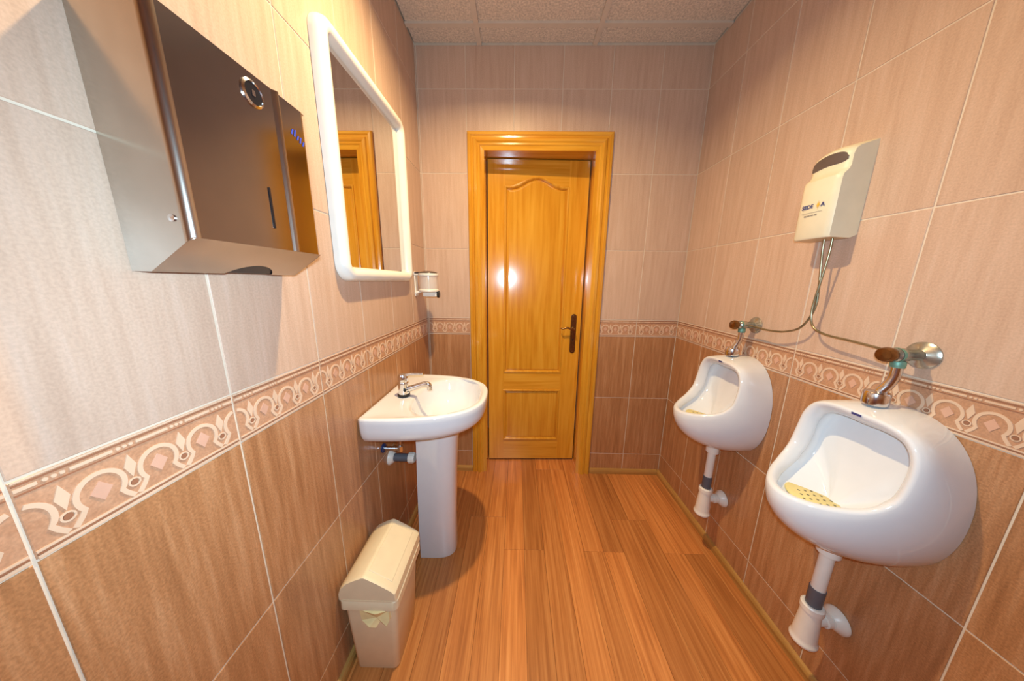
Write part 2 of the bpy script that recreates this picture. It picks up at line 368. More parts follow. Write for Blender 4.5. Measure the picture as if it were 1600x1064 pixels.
# ------------------------------------------------------------------ door frame and door
OX0, OX1, OZ = 0.366, 0.985, 2.012
tr = thing('trim_1', (0.675, 0, 0), 'varnished yellow wood door frame with stepped moulding', None, kind='structure')
AP = [(0.0, 0.0), (0.0, -0.014), (0.006, -0.020), (0.018, -0.022), (0.024, -0.016), (0.032, -0.016), (0.038, -0.024), (0.052, -0.027), (0.060, -0.021), (0.068, -0.021), (0.074, -0.016), (0.094, -0.012), (0.094, 0.0)]  # outer -> inner, y
def archi(path_pts, name, mat):
    mb = MB(); mb.loft(path_pts); mb.build(name, mat, tr)
AW = 0.094
def L_side(z): return [(OX0-AW+w, y, z + 0) for w, y in AP]
zt = OZ+AW+0.004
for sgn, ox in ((1, OX0-AW), (-1, OX1+AW)):
    lo = [(ox+sgn*w, y, 0) for w, y in AP]; hi = [(ox+sgn*w, y, zt-w) for w, y in AP]
    archi([lo, hi], 'architrave', 'door_v')
archi([[(OX0-AW+w, y, zt-w) for w, y in AP], [(OX1+AW-w, y, zt-w) for w, y in AP]], 'architrave', 'door_h')
LY = 0.118
MB().box(OX0-0.02, OX0, 0, 0.165, 0, OZ+0.02).build('jamb', 'door_v', tr)
MB().box(OX1+0.016, OX1+0.036, 0, 0.165, 0, OZ+0.02).build('jamb', 'door_v', tr)
MB().box(OX0-0.02, OX1+0.036, 0, 0.165, OZ+0.018, OZ+0.036).build('head_jamb', 'door_h', tr)
dr = thing('door_1', (0.372, LY, 0.012), 'yellow varnished wooden door, two panels, arched top panel, slightly ajar', None, kind='structure')
dr.rotation_euler = (0, 0, math.radians(2.0))
DWd, DH = 0.622, 2.012
def dpart(mb, name, mat, parent=dr, **k): return mb.build(name, mat, parent, world=False, **k)
px0, px1 = 0.106, 0.500                        # panel openings, local x
pz = [(0.158, 0.542), (0.674, 1.862)]
def arch_top(x):                               # ogee head of the upper panel
    u = abs((x-(px0+px1)/2)/((px1-px0)/2)); 
    if u > 0.86: return 1.862
    return 1.862 + 0.056*(0.5+0.5*math.cos(PI*u/0.86))
st = lambda a, c, z0, z1: MB().box(a, c, 0, 0.014, z0, z1)
dpart(MB().box(0, DWd, 0.016, 0.036, 0, DH), 'leaf', 'door_v')
dpart(st(0, px0, 0, DH), 'stile', 'door_v'); dpart(st(px1, DWd, 0, DH), 'stile', 'door_v')
dpart(st(px0, px1, 0, pz[0][0]), 'rail', 'door_h'); dpart(st(px0, px1, pz[0][1], pz[1][0]), 'rail', 'door_h')
n = 40; xsx = [px0 + (px1-px0)*k/n for k in range(n+1)]
dpart(MB().prism([(x, arch_top(x)) for x in xsx] + [(px1, DH), (px0, DH)], 0, 0.014), 'rail', 'door_h')
def outline(k, inset=0.0):
    z0, z1 = pz[k]; a, c = px0+inset, px1-inset
    if k == 0: return [(a, z0+inset), (c, z0+inset), (c, z1-inset), (a, z1-inset)]
    top = [(c - (c-a)*j/n, arch_top(px1 - (px1-px0)*j/n)-inset) for j in range(n+1)]
    return [(a, z0+inset), (c, z0+inset)] + top
for k in (0, 1):
    pl = MB(); lo = [[(x, y, z) for x, z in outline(k, i_)] for i_, y in ((0.012, 0.013), (0.016, 0.008), (0.022, 0.005), (0.028, 0.0045))]
    pl.loft(lo, False, True); dpart(pl, 'panel', 'door_v', fix=False)
    mo = MB(); mo.loft([[(x, y, z) for x, z in outline(k, i_)] for i_, y in ((-0.004, 0.001), (-0.002, -0.005), (0.004, -0.0065), (0.009, -0.003), (0.012, 0.004), (0.017, 0.013))], False, False)
    dpart(mo, 'panel_moulding', 'door_v', fix=False)
hx = DWd-0.048
hd = MB(); n2 = 12; hz0, hz1 = 0.815, 1.085
pl_ = [(hx+0.019*math.cos(PI+PI*j/n2), hz0+0.02+0.02*math.sin(PI+PI*j/n2)) for j in range(n2+1)] + [(hx+0.019*math.cos(PI*j/n2), hz1-0.02+0.02*math.sin(PI*j/n2)) for j in range(n2+1)]
hd.prism(pl_, -0.005, 0.0); handle = dpart(hd, 'door_handle', 'brass', bevel=0.002); handle['label'] = 'bronze back plate with curved lever'
le = MB(); hz = 0.985
le.lathe([(0.013, 0.0), (0.013, 0.006), (0.009, 0.010), (0.009, 0.042), (0.0, 0.044)], (hx, -0.004, hz), (0, -1, 0), 18)
le.tube([(hx, -0.040, hz), (hx-0.02, -0.043, hz+0.004), (hx-0.05, -0.042, hz+0.012), (hx-0.078, -0.040, hz+0.006), (hx-0.092, -0.036, hz+0.010)], lambda t: 0.0075-0.003*t, 12, sub=5)
le.build('lever', 'brass', handle, smooth=True, world=False)
kh = MB(); kh.lathe([(0.006, 0), (0.006, 0.0015), (0.0, 0.0018)], (hx, -0.005, hz-0.075), (0, -1, 0), 14); kh.build('keyhole', 'black', handle, world=False)
for z in (hz0+0.012, hz1-0.012):
    MB().lathe([(0.005, 0), (0.004, 0.002), (0, 0.003)], (hx, -0.005, z), (0, -1, 0), 12).build('screw', 'brass', handle, world=False, smooth=True)

# ------------------------------------------------------------------ ceiling lamp (recessed, above the frame)
lp = thing('ceiling_lamp', (LAMP.x, LAMP.y, HC), 'round recessed halogen downlight in the ceiling above the room', 'lamp')
MB().loft([[(LAMP.x+r_*math.cos(2*PI*j/40), LAMP.y+r_*math.sin(2*PI*j/40), z) for j in range(40)] for r_, z in ((0.044, HC+0.012), (0.044, HC-0.001), (0.055, HC-0.001), (0.055, HC-0.004), (0.050, HC-0.007), (0.040, HC-0.005), (0.040, HC+0.012))], False, False).build('ring', 'chrome', lp, smooth=True)
MB().lathe([(0.039, 0.0), (0.034, -0.004), (0.018, -0.009), (0.0, -0.011)], (LAMP.x, LAMP.y, HC+0.003), (0, 0, 1), 28).build('bulb', 'lamp_glass', lp, smooth=True)
ll = bpy.data.lights.new('halogen_bulb', 'AREA'); llo = bpy.data.objects.new('halogen_bulb', ll); COL.objects.link(llo)
ll.shape = 'DISK'; ll.size = 0.05; ll.energy = LAMP_W; ll.color = LAMP_C; ll.spread = math.radians(152)
llo.location = LAMP; llo.rotation_euler = (0, 0, 0)

# ------------------------------------------------------------------ wall mirror
my0, my1, mz0, mz1 = -0.868, -0.288, 1.300, 2.012
mr = thing('wall_mirror', (0, (my0+my1)/2, mz0), 'rectangular wall mirror in a rounded white plastic frame above the washbasin', 'mirror')
def rrect(y0, y1, z0, z1, r, x, n=10):
    out = []
    for cy, cz, a0 in ((y1-r, z1-r, 0), (y0+r, z1-r, PI/2), (y0+r, z0+r, PI), (y1-r, z0+r, 1.5*PI)):
        for j in range(n+1):
            a = a0 + PI/2*j/n; out.append((x, cy+r*math.cos(a), cz+r*math.sin(a)))
    return out
def mloop(ins, x, r): return rrect(my0+ins, my1-ins, mz0+ins, mz1-ins, max(r, 0.004), x)
prof = [(0.0, 0.001, 0.055), (0.0, 0.014, 0.055), (0.004, 0.026, 0.052), (0.012, 0.033, 0.046), (0.022, 0.036, 0.038), (0.033, 0.033, 0.026), (0.041, 0.024, 0.016), (0.045, 0.013, 0.010), (0.0465, 0.006, 0.008), (0.047, 0.001, 0.008)]
MB().loft([mloop(i_, x, r) for i_, x, r in prof], False, False).build('frame', 'white_plastic', mr, smooth=True, angle=80)
MB().loft([mloop(0.043, 0.002, 0.012), mloop(0.043, 0.009, 0.012)]).build('mirror_glass', 'mirror', mr)

# ------------------------------------------------------------------ paper towel dispenser
dy0, dy1, dd = -1.337, -1.070, 0.101; dz0, dzf, dz1 = 1.312, 1.360, 1.646
dp = thing('paper_towel_dispenser', (0, (dy0+dy1)/2, dz0), 'polished steel paper towel dispenser on the tiled wall', 'dispenser')
r = 0.012; fr = []
for j in range(9):
    a = PI/2*j/8; fr.append((dd-r+r*math.sin(a), dy0+r-r*math.cos(a)))
ridge = [(dd, -1.154), (dd+0.0025, -1.151), (dd+0.0055, -1.148), (dd+0.006, -1.146), (dd+0.0055, -1.144), (dd+0.0025, -1.141), (dd, -1.138)]
far = [(dd-r+r*math.cos(PI/2*j/8), dy1-r+r*math.sin(PI/2*j/8)) for j in range(9)]
shell = fr + ridge + far
for nm, mt, sh in (('edge_strip', 'steel_side', fr), ('front_cover', 'steel', [fr[-1], ridge[0]]), ('edge_strip', 'steel_side', ridge), ('front_cover', 'steel', [ridge[-1], far[0]]), ('edge_strip', 'steel_side', far)):
    mb = MB(); mb.loft([[(x, y, dz0 + (x-0.03)/0.071*0.048 if x < dd else dzf) for x, y in sh], [(x, y, dz1) for x, y in sh]], False, False, closed=False)
    mb.build(nm, mt, dp, smooth=True, angle=60)
poly = [(0.001, dz0), (0.030, dz0), (dd-r, dz0+(dd-r-0.03)/0.071*0.048), (dd-r, dz1), (0.001, dz1)]
for y in (dy0, dy1-0.001):
    sp = MB(); k = len(poly); sp.add([(x, y, z) for x, z in poly]+[(x, y+0.001, z) for x, z in poly], [tuple(range(k)), tuple(range(2*k-1, k-1, -1))]+[(j, k+j, k+(j+1) % k, (j+1) % k) for j in range(k)])
    sp.build('side_panel', 'steel_side', dp)
MB().box(0.001, dd-0.002, dy0+0.001, dy1-0.001, dz1-0.002, dz1).build('top_panel', 'steel_side', dp)
ym = (dy0+dy1)/2
bt_ = MB(); n = 24; ey0, ey1 = ym-0.035, ym+0.075   # sloping base with a half-round opening at the wall side
def pslope(t, y): return (0.001+0.029*min(t*4, 1) + max(0, t-0.25)/0.75*(dd-0.0305), y, dz0 + max(0, t-0.25)/0.75*(dzf-dz0))
ysn = [dy0+0.001] + [ey0+(ey1-ey0)*k/n for k in range(n+1)] + [dy1-0.001]
inner = []; mid = []
for y in ysn:
    u = (y-ey0)/(ey1-ey0); t = 0.06+0.44*math.sqrt(max(0, 1-(2*u-1)**2)) if 0 < u < 1 else 0.06
    inner.append(pslope(t, y)); mid.append(pslope(max(t, 0.25), y))
bt_.loft([inner, mid, [pslope(0.52, y) for y in ysn], [pslope(1.0, y) for y in ysn]], False, False, closed=False)
bt_.build('base_panel', 'steel_side', dp)
MB().prism([(0.002, dz0+0.002), (0.028, dz0+0.002), (0.085, dz0+0.002+0.0375), (0.085, dzf+0.05), (0.002, dzf+0.05)], dy0+0.004, dy1-0.004).build('paper_cavity', 'black', dp)
lk = MB(); lk.lathe([(0.021, -0.001), (0.021, 0.002), (0.0175, 0.004), (0.0165, 0.002)], (dd, -1.197, 1.614), (1, 0, 0), 32, caps=False); lk_o = lk.build('lock', 'chrome', dp, smooth=True)
MB().lathe([(0.0, 0.0022), (0.0168, 0.0022), (0.0168, 0.001)], (dd, -1.197, 1.614), (1, 0, 0), 28).build('lock_face', 'black', dp)
MB().box(dd+0.0027, dd+0.0032, -1.200, -1.194, 1.610, 1.619).build('key_slot', 'chrome', dp)
so = MB(); so.add([p for x in (dd+0.0004, dd+0.0012) for p in rrect(-1.1945, -1.1905, 1.397, 1.468, 0.0019, x, 5)], [tuple(range(24)), tuple(range(47, 23, -1))]+[(j, 24+j, 24+(j+1) % 24, (j+1) % 24) for j in range(24)])
so.build('level_slot', 'black', dp)
MB().lathe([(0.005, 0), (0.005, 0.0015), (0.0, 0.0028)], (0.078, dy0, 1.385), (0, -1, 0), 14).build('screw', 'chrome', dp, smooth=True)
for k, (yy, zz, l) in enumerate(((-1.118, 1.590, 0.010), (-1.111, 1.588, 0.014), (-1.104, 1.585, 0.009), (-1.097, 1.582, 0.012), (-1.090, 1.579, 0.009))):
    MB().add([(dd+0.0006, yy, zz), (dd+0.0006, yy+0.004, zz), (dd+0.0006, yy+0.008, zz+l), (dd+0.0006, yy+0.004, zz+l)], [(0, 1, 2, 3)]).build('printed_mark', 'blue', dp)

# ------------------------------------------------------------------ soap dispenser
sy = -0.185
sd = thing('soap_dispenser', (0, sy, 1.21), 'small clear liquid soap dispenser with white brackets in the corner', 'dispenser')
MB().box(0.0, 0.006, sy-0.012, sy+0.03, 1.222, 1.350).build('back_plate', 'white_plastic', sd, bevel=0.002)
MB().prism([(0.0, 1.334), (0.0, 1.352), (0.05, 1.345), (0.05, 1.331)], sy-0.016, sy+0.016).build('bracket_arm', 'white_plastic', sd, bevel=0.002)
MB().prism([(0.0, 1.232), (0.0, 1.246), (0.05, 1.256), (0.05, 1.243)], sy-0.016, sy+0.016).build('bracket_arm', 'white_plastic', sd, bevel=0.002)
MB().lathe([(0.052, 0), (0.054, 0.003), (0.054, 0.012), (0.052, 0.015)], (0.075, sy, 1.328), n=36).build('collar', 'white_plastic', sd, smooth=True)
MB().lathe([(0.050, 0), (0.046, 0.006), (0.022, 0.012), (0.0, 0.013)], (0.075, sy, 1.343), n=36).build('lid', 'brown_plastic', sd, smooth=True)
MB().box(0.004, 0.05, sy-0.018, sy+0.018, 1.341, 1.350).build('lid_clip', 'brown_plastic', sd, bevel=0.003)
MB().lathe([(0.048, 0.0), (0.050, 0.002), (0.050, 0.074), (0.047, 0.074), (0.047, 0.003), (0.0, 0.003)], (0.075, sy, 1.255), n=36, caps=False).build('container', 'clear', sd, smooth=True)
MB().lathe([(0.046, 0), (0.053, 0.004), (0.053, 0.013), (0.05, 0.016)], (0.075, sy, 1.243), n=36).build('collar', 'white_plastic', sd, smooth=True)
MB().lathe([(0.004, 0), (0.004, 0.074)], (0.075, sy, 1.256), n=10).build('pump_rod', 'white_plastic', sd, smooth=True)
MB().box(0.045, 0.122, sy-0.02, sy+0.02, 1.218, 1.245).build('valve_body', 'white_plastic', sd, bevel=0.006)
MB().lathe([(0.016, 0), (0.018, 0.003), (0.017, 0.012), (0.0, 0.014)], (0.120, sy, 1.231), (1, 0, 0), 24).build('push_button', 'black', sd, smooth=True)

# ------------------------------------------------------------------ washbasin
SC = Vector((0.22, -0.60)); SXF, SYH, SEX = 0.437, 0.252, 2.7
def polar(inside, c, a):
    d = Vector((math.cos(a), math.sin(a))); lo, hi = 0.0, 1.0
    for _ in range(40):
        m_ = (lo+hi)/2
        if inside(c+d*m_): lo = m_
        else: hi = m_
    return c + d*lo
ins_d = lambda p: p.x > 0.002 and (p.x/SXF)**SEX + (abs(p.y-SC.y)/SYH)**SEX < 1
NS = 120
ang = sorted([2*PI*k/NS for k in range(NS)])
out0 = [polar(ins_d, SC, a) for a in ang]
BC = Vector((0.262, -0.60))
def bowl(a, s): 
    c, d = math.cos(a), math.sin(a); e = 2.4; rx = 0.142 if c > 0 else 0.135; ry = 0.197
    rr = (abs(c/rx)**e + abs(d/ry)**e)**(-1/e); return Vector((BC.x + s*rr*c, BC.y + s*rr*d))
def shrink(p, s, sx=None): return Vector((p.x*(sx or s), SC.y + (p.y-SC.y)*s))
def inset(p, k): 
    d = (p-SC); return p - d.normalized()*k
ws = thing('washbasin', (0.2, -0.6, 0.694), 'white porcelain washbasin with curved front under the mirror', 'sink')
L3 = lambda f, z: [(p.x, p.y, z) for p in f]
zt_ = 0.824
loops = [L3([shrink(p, 0.62, 0.78) for p in out0], 0.694), L3([shrink(p, 0.83, 0.88) for p in out0], 0.714),
         L3([shrink(p, 0.93, 0.945) for p in out0], 0.730), L3([shrink(p, 0.975, 0.98) for p in out0], 0.750), L3([shrink(p, 0.994, 0.996) for p in out0], 0.775), L3(out0, 0.800), L3(out0, zt_-0.008), L3([inset(p, 0.002) for p in out0], zt_-0.003), L3([inset(p, 0.008) for p in out0], zt_),
         L3([inset(p, 0.020) for p in out0], zt_-0.001)]
def mixl(t, z): return [((1-t)*inset(p, 0.022).x + t*bowl(a, 1.0).x, (1-t)*inset(p, 0.022).y + t*bowl(a, 1.0).y, z) for p, a in zip(out0, ang)]
loops += [mixl(0.15, zt_-0.004), mixl(0.55, zt_-0.006), mixl(0.9, zt_-0.008)]
for s, z in ((0.985, -0.013), (0.955, -0.026), (0.91, -0.050), (0.84, -0.080), (0.72, -0.106), (0.52, -0.124), (0.28, -0.133), (0.10, -0.136)):
    loops.append(L3([bowl(a, s) for a in ang], zt_+z))
MB().loft(loops).build('basin', 'porcelain', ws, smooth=True, angle=60)
MB().lathe([(0.022, 0), (0.022, 0.002), (0.016, 0.003), (0.0, 0.0015)], (BC.x, BC.y, zt_-0.137), n=24).build('drain', 'chrome', ws, smooth=True)
MB().lathe([(0.009, 0), (0.009, 0.002), (0.006, 0.002)], (BC.x-0.128, BC.y-0.005, zt_-0.040), (1, 0, 0.5), 18, caps=False).build('overflow_ring', 'chrome', ws)
MB().lathe([(0.0, 0.0005), (0.0075, 0.0005), (0.0075, 0.0)], (BC.x-0.128, BC.y-0.005, zt_-0.040), (1, 0, 0.5), 18).build('overflow_hole', 'black', ws)
# pedestal
PC = -0.583
def pedl(z, x0, x1, hw, n=20):
    pts = [(x0, PC-hw, z)]
    for j in range(n+1):
        a = -PI/2 + PI*j/n; e = 0.75
        pts.append((x1-0.105 + 0.105*abs(math.cos(a))**e, PC+hw*math.copysign(abs(math.sin(a))**e, math.sin(a)), z))
    return pts + [(x0, PC+hw, z)]
pd = thing('basin_pedestal', (0.2, PC, 0), 'white porcelain column carrying the washbasin', 'pedestal')
MB().loft([pedl(z, a, c, h) for z, a, c, h in ((0.0, 0.118, 0.278, 0.066), (0.02, 0.118, 0.280, 0.068), (0.2, 0.120, 0.281, 0.070), (0.45, 0.128, 0.290, 0.076), (0.6, 0.135, 0.300, 0.082), (0.6865, 0.138, 0.312, 0.088))]).build('column', 'porcelain', pd, smooth=True, angle=50)
# mixer tap
FX, FY = 0.082, -0.625; fz = zt_-0.004
fa = thing('basin_mixer_tap', (FX, FY, fz), 'chrome single lever mixer tap on the washbasin', 'tap')
MB().lathe([(0.0255, 0), (0.0255, 0.008), (0.023, 0.010)], (FX, FY, fz), n=28).build('base_ring', 'black', fa, smooth=True)
MB().lathe([(0.021, 0.008), (0.0215, 0.012), (0.0205, 0.05), (0.0215, 0.054), (0.0215, 0.060), (0.019, 0.064), (0.0205, 0.070), (0.0205, 0.086), (0.016, 0.096), (0.0, 0.100)], (FX, FY, fz), n=28).build('tap_body', 'chrome', fa, smooth=True)
MB().tube([(FX+0.012, FY, fz+0.028), (FX+0.05, FY, fz+0.040), (FX+0.085, FY, fz+0.052), (FX+0.104, FY, fz+0.054), (FX+0.112, FY, fz+0.046), (FX+0.113, FY, fz+0.036)], lambda t: 0.0125-0.003*t, 16, sub=5).build('spout', 'chrome', fa, smooth=True)
MB().lathe([(0.011, 0), (0.011, 0.010), (0.009, 0.012)], (FX+0.113, FY, fz+0.030), n=20).build('aerator', 'chrome', fa, smooth=True)
MB().tube([(FX+0.005, FY, fz+0.092), (FX+0.035, FY, fz+0.097), (FX+0.07, FY, fz+0.098), (FX+0.088, FY, fz+0.100)], lambda t: 0.0065-0.002*t, 12, sub=4).build('lever', 'chrome', fa, smooth=True)
MB().lathe([(0.006, 0), (0.006, 0.006), (0.0, 0.007)], (FX+0.012, FY-0.017, fz+0.032), (0.4, -1, 0), 14).build('side_cap', 'black', fa, smooth=True)
# stop valve and waste pipe below
vy, vz = -0.682, 0.604
sv = thing('stop_valve', (0.0, vy, vz), 'small chrome stop valve with dark blue wall ring under the washbasin', 'valve')
MB().lathe([(0.020, 0), (0.020, 0.005), (0.016, 0.009), (0.0, 0.009)], (0.0, vy, vz), (1, 0, 0), 20).build('wall_ring', 'blue_handle', sv, smooth=True)
MB().lathe([(0.009, 0.008), (0.009, 0.045), (0.0115, 0.046), (0.0115, 0.058), (0.009, 0.059), (0.009, 0.066)], (0.0, vy, vz), (1, 0, 0), 18).build('valve_body', 'chrome', sv, smooth=True)
MB().lathe([(0.012, 0), (0.012, 0.022), (0.009, 0.026)], (0.074, vy, vz-0.012), (0, 0, 1), 6).build('outlet_nut', 'chrome', sv)
MB().tube([(0.074, vy, vz+0.010), (0.075, vy+0.004, vz+0.05), (0.080, vy+0.015, vz+0.082)], 0.005, 10, sub=4).build('hose', 'chrome', sv, smooth=True)
wp = thing('waste_pipe', (0.0, -0.625, 0.522), 'grey waste pipe with white wall flange behind the pedestal', 'pipe')
wy, wz = -0.625, 0.522
MB().lathe([(0.034, 0.0), (0.033, 0.006), (0.024, 0.016), (0.020, 0.020), (0.0, 0.020)], (0.0, wy, wz), (1, 0, 0), 28).build('wall_flange', 'pvc', wp, smooth=True)
MB().lathe([(0.0175, 0.015), (0.0175, 0.095)], (0.0, wy, wz), (1, 0, 0), 24).build('pipe', 'pvc_grey', wp, smooth=True)
MB().lathe([(0.022, 0.084), (0.024, 0.086), (0.024, 0.104), (0.020, 0.112)], (0.0, wy, wz), (1, 0, 0), 12).build('union_nut', 'pvc', wp)

# ------------------------------------------------------------------ waste bin
by0, by1 = -1.050, -0.832
bn = thing('waste_bin', (0.097, (by0+by1)/2, 0), 'cream plastic swing-lid waste bin on the floor by the wall', 'bin')
def brect(x0, x1, y0, y1, z, r=0.018, n=6): return [(p[1], p[2], z) for p in rrect(x0, x1, y0, y1, r, 0, n)]
MB().loft([brect(0.031, 0.172, by0+0.008, by1-0.052, 0.0), brect(0.028, 0.175, by0+0.006, by1-0.049, 0.006), brect(0.019, 0.183, by0+0.002, by1-0.020, 0.22), brect(0.017, 0.185, by0+0.001, by1-0.014, 0.285), brect(0.014, 0.188, by0, by1-0.01, 0.30)]).build('bin_body', 'bin', bn, smooth=True, angle=50)
MB().loft([brect(0.010, 0.190, by0-0.003, by1+0.001, 0.266), brect(0.006, 0.194, by0-0.006, by1+0.004, 0.270), brect(0.006, 0.194, by0-0.005, by1+0.004, 0.300), brect(0.009, 0.191, by0-0.0035, by1+0.002, 0.303), brect(0.009, 0.191, by0-0.0035, by1+0.002, 0.306), brect(0.007, 0.193, by0-0.005, by1+0.003, 0.309)]).build('rim', 'bin', bn, smooth=True, angle=35)
def gable(off):
    pts = [(0.007, 0.308), (0.007, 0.330), (0.016, 0.352), (0.036, 0.372), (0.062, 0.386), (0.088, 0.397), (0.094, 0.398), (0.101, 0.396), (0.140, 0.374), (0.180, 0.348), (0.191, 0.336), (0.193, 0.308)]
    c = (0.1, 0.33); return [(c[0]+(x-c[0])*off, c[1]+(z-c[1])*off if z > 0.31 else z) for x, z in pts]
lid = MB(); lid.loft([[(x, y, z) for x, z in gable(s)] for y, s in ((by0-0.004, 0.965), (by0-0.001, 0.99), (by0+0.006, 1.0), (by1-0.006, 1.0), (by1, 0.99), (by1+0.003, 0.965))])
lido = lid.build('lid', 'bin', bn, smooth=True, angle=30)
fp = MB(); ya, yb = by0+0.02, by1-0.015
def slope(x): return 0.396 - (x-0.101)*(0.048/0.079)
for (xa, xb) in ((0.100, 0.172),):
    nx = Vector((0.048, 0, 0.079)).normalized()
    q = [Vector((xa, ya, slope(xa))), Vector((xb, ya, slope(xb))), Vector((xb, yb, slope(xb))), Vector((xa, yb, slope(xa)))]
    fp.loft([[p + nx*0.0002 for p in q], [p + nx*0.0026 + (Vector((0.136, (ya+yb)/2, slope(0.136)))-p)*0.02 for p in q]])
fp.build('swing_flap', 'bin', bn, bevel=0.001)
bag = MB()   # crumpled liner hanging out below the lid
bp_ = [(0.070, 0.270), (0.095, 0.270), (0.128, 0.270), (0.166, 0.270), (0.168, 0.238), (0.160, 0.222), (0.134, 0.224), (0.122, 0.206), (0.104, 0.216), (0.074, 0.228)]
fr_ = [(x, by0-0.003-0.012*((k*7) % 3)/2, z) for k, (x, z) in enumerate(bp_)]; bk_ = [(x, by0+0.003, z) for x, z in bp_]
cb = (0.124, by0-0.002, 0.238); k = len(fr_)
bag.add(fr_+[cb]+bk_, [(j, (j+1) % k, k) for j in range(k)] + [(j, k+1+j, k+1+(j+1) % k, (j+1) % k) for j in range(k)])
tg = thing('bin_liner', (0.12, by0, 0.206), 'pale plastic bin liner hanging out under the bin lid', 'bag')
bag.build('film', 'bag', tg, smooth=True, angle=25)

# ------------------------------------------------------------------ urinals
UN = 96
def bez(a, b_, c, d, t): return a*(1-t)**3 + b_*3*t*(1-t)**2 + c*3*t*t*(1-t) + d*t**3
sm = lambda u: u*u*(3-2*u)
def urinal(yc, label, scr_label):
    x = lambda d: W - 0.0015 - d
    P = lambda d, y, z: Vector((x(d), yc + y, z))
    th = [2*PI*k/UN for k in range(UN)]
    def sgnp(v, e): return math.copysign(abs(v)**e, v)
    def back(a): c, s = math.cos(a), math.sin(a); return P(0, 0.150*sgnp(s, 0.85), 0.790+0.213*sgnp(c, 0.92))
    KT = [(0, .112, .985), (.060, .112, .983), (.104, .112, .967), (.127, .114, .928), (.133, .120, .872), (.130, .136, .815), (.114, .176, .778), (.084, .226, .758), (.044, .266, .748), (0, .280, .745)]
    full = [Vector(k) for k in KT] + [Vector((-k[0], k[1], k[2])) for k in KT[-2:0:-1]]
    cyc = spline([full[-1]] + full + [full[0], full[1]], 12)[12:-13]
    cum = [0.0]
    for k in range(len(cyc)): cum.append(cum[-1] + (cyc[(k+1) % len(cyc)]-cyc[k]).length)
    def at(t):
        t = (t % 1.0)*cum[-1]; k = max(j for j in range(len(cyc)) if cum[j] <= t)
        return cyc[k].lerp(cyc[(k+1) % len(cyc)], (t-cum[k])/(cum[k+1]-cum[k]))
    RP = [at(a/(2*PI)) for a in th]
    def rim(a, ins=0.0, lift=0.0):
        p = RP[round(a/(2*PI)*UN) % UN].copy(); i_ = Vector((0, 0.09, 0.845)) - p
        if p.z < 0.80: i_.z *= 0.35
        i_.normalize(); low = min(1, max(0, (0.83-p.z)/0.07)); o_ = Vector((0, 1-low, 0.25+0.75*low)).normalized()
        p = p + i_*ins + o_*lift
        return P(p.y, p.x, p.z)
    loops = []
    for k in range(13):
        t = k/12; lp_ = []
        for a in th:
            c, s = math.cos(a), math.sin(a); u = (1-c)/2; B_, R_ = back(a), rim(a)
            dR = B_.x-R_.x; out = Vector((0, s, c)); low = max(0, -c)
            p1 = B_ + Vector((-dR*0.55, 0, 0)) + out*0.004 + Vector((0, 0, -0.012*low))
            p2 = R_ + Vector((0.02*(1-low)+0.0*low, 0, 0)) + Vector((0, 0.012*s, 0)) + Vector((-0.004*low, 0, -0.110*low + 0.008*max(0, c)))
            lp_.append(bez(B_, p1, p2, R_, t))
        loops.append(lp_)
    for ins, lift in ((0.003, 0.005), (0.009, 0.0075), (0.016, 0.006), (0.023, 0.0), (0.028, -0.010), (0.030, -0.018), (0.027, -0.024), (0.020, -0.030)): loops.append([rim(a, ins, lift) for a in th])
    CT = [(0, .050, .955), (.055, .050, .952), (.092, .054, .935), (.108, .062, .880), (.108, .072, .820), (.102, .100, .770), (.088, .145, .734), (.062, .188, .718), (.032, .214, .712), (0, .222, .710)]
    cfull = [Vector(k) for k in CT] + [Vector((-k[0], k[1], k[2])) for k in CT[-2:0:-1]]
    ccyc = spline([cfull[-1]] + cfull + [cfull[0], cfull[1]], 12)[12:-13]
    def cav(a, s):
        f_ = a/(2*PI)*len(ccyc); k = int(f_) % len(ccyc); e = ccyc[k].lerp(ccyc[(k+1) % len(ccyc)], f_-int(f_))
        c0 = Vector((0, 0.125, 0.704)); q = c0 + (e-c0)*s; q.y = c0.y + (e.y-c0.y)*(1-(1-s)**2); return P(q.y, q.x, q.z)
    for s in (1.0, 0.93, 0.8, 0.6, 0.38, 0.18, 0.05): loops.append([cav(a, s) for a in th])
    u_ = thing('wall_urinal', (W, yc, 0.575), label, 'urinal', 'wall urinals')
    MB().loft(loops).build('urinal_body', 'porcelain', u_, smooth=True, angle=75)
    MB().lathe([(0.026, 0.0), (0.026, 0.026), (0.024, 0.028), (0.024, 0.055)], (W-0.088, yc, 0.545), n=24).build('outlet_spigot', 'pvc', u_, smooth=True)
    pm = rim(0.0, 0.009, 0.0075)
    MB().add([pm+Vector((-0.0015, -0.011, 0.003)), pm+Vector((-0.0015, 0.011, 0.003)), pm+Vector((-0.0015, 0.011, -0.003)), pm+Vector((-0.0015, -0.011, -0.003))], [(0, 1, 2, 3)]).build('printed_mark', 'navy', u_)
    # screen mat in the bowl
    sc = thing('urinal_screen', (W-0.16, yc, 0.71), scr_label, 'screen', 'yellow urinal screens')
    cx0, cz0 = W-0.160, 0.7135
    tilt = Matrix.Rotation(math.radians(5), 4, 'Y')
    def SP(dx, dy, dz): return Vector((cx0, yc, cz0)) + (tilt @ Vector((dx, dy, dz)))
    nn = 40; rp = lambda j: (0.060*math.cos(2*PI*j/nn), 0.074*math.sin(2*PI*j/nn))
    MB().loft([[SP(rp(j)[0]*s, rp(j)[1]*s, z) for j in range(nn)] for s, z in ((0.97, 0), (1, 0.002), (1, 0.005), (0.97, 0.007))]).build('mat', 'screen_yellow', sc, smooth=True, angle=50)
    hm = MB()
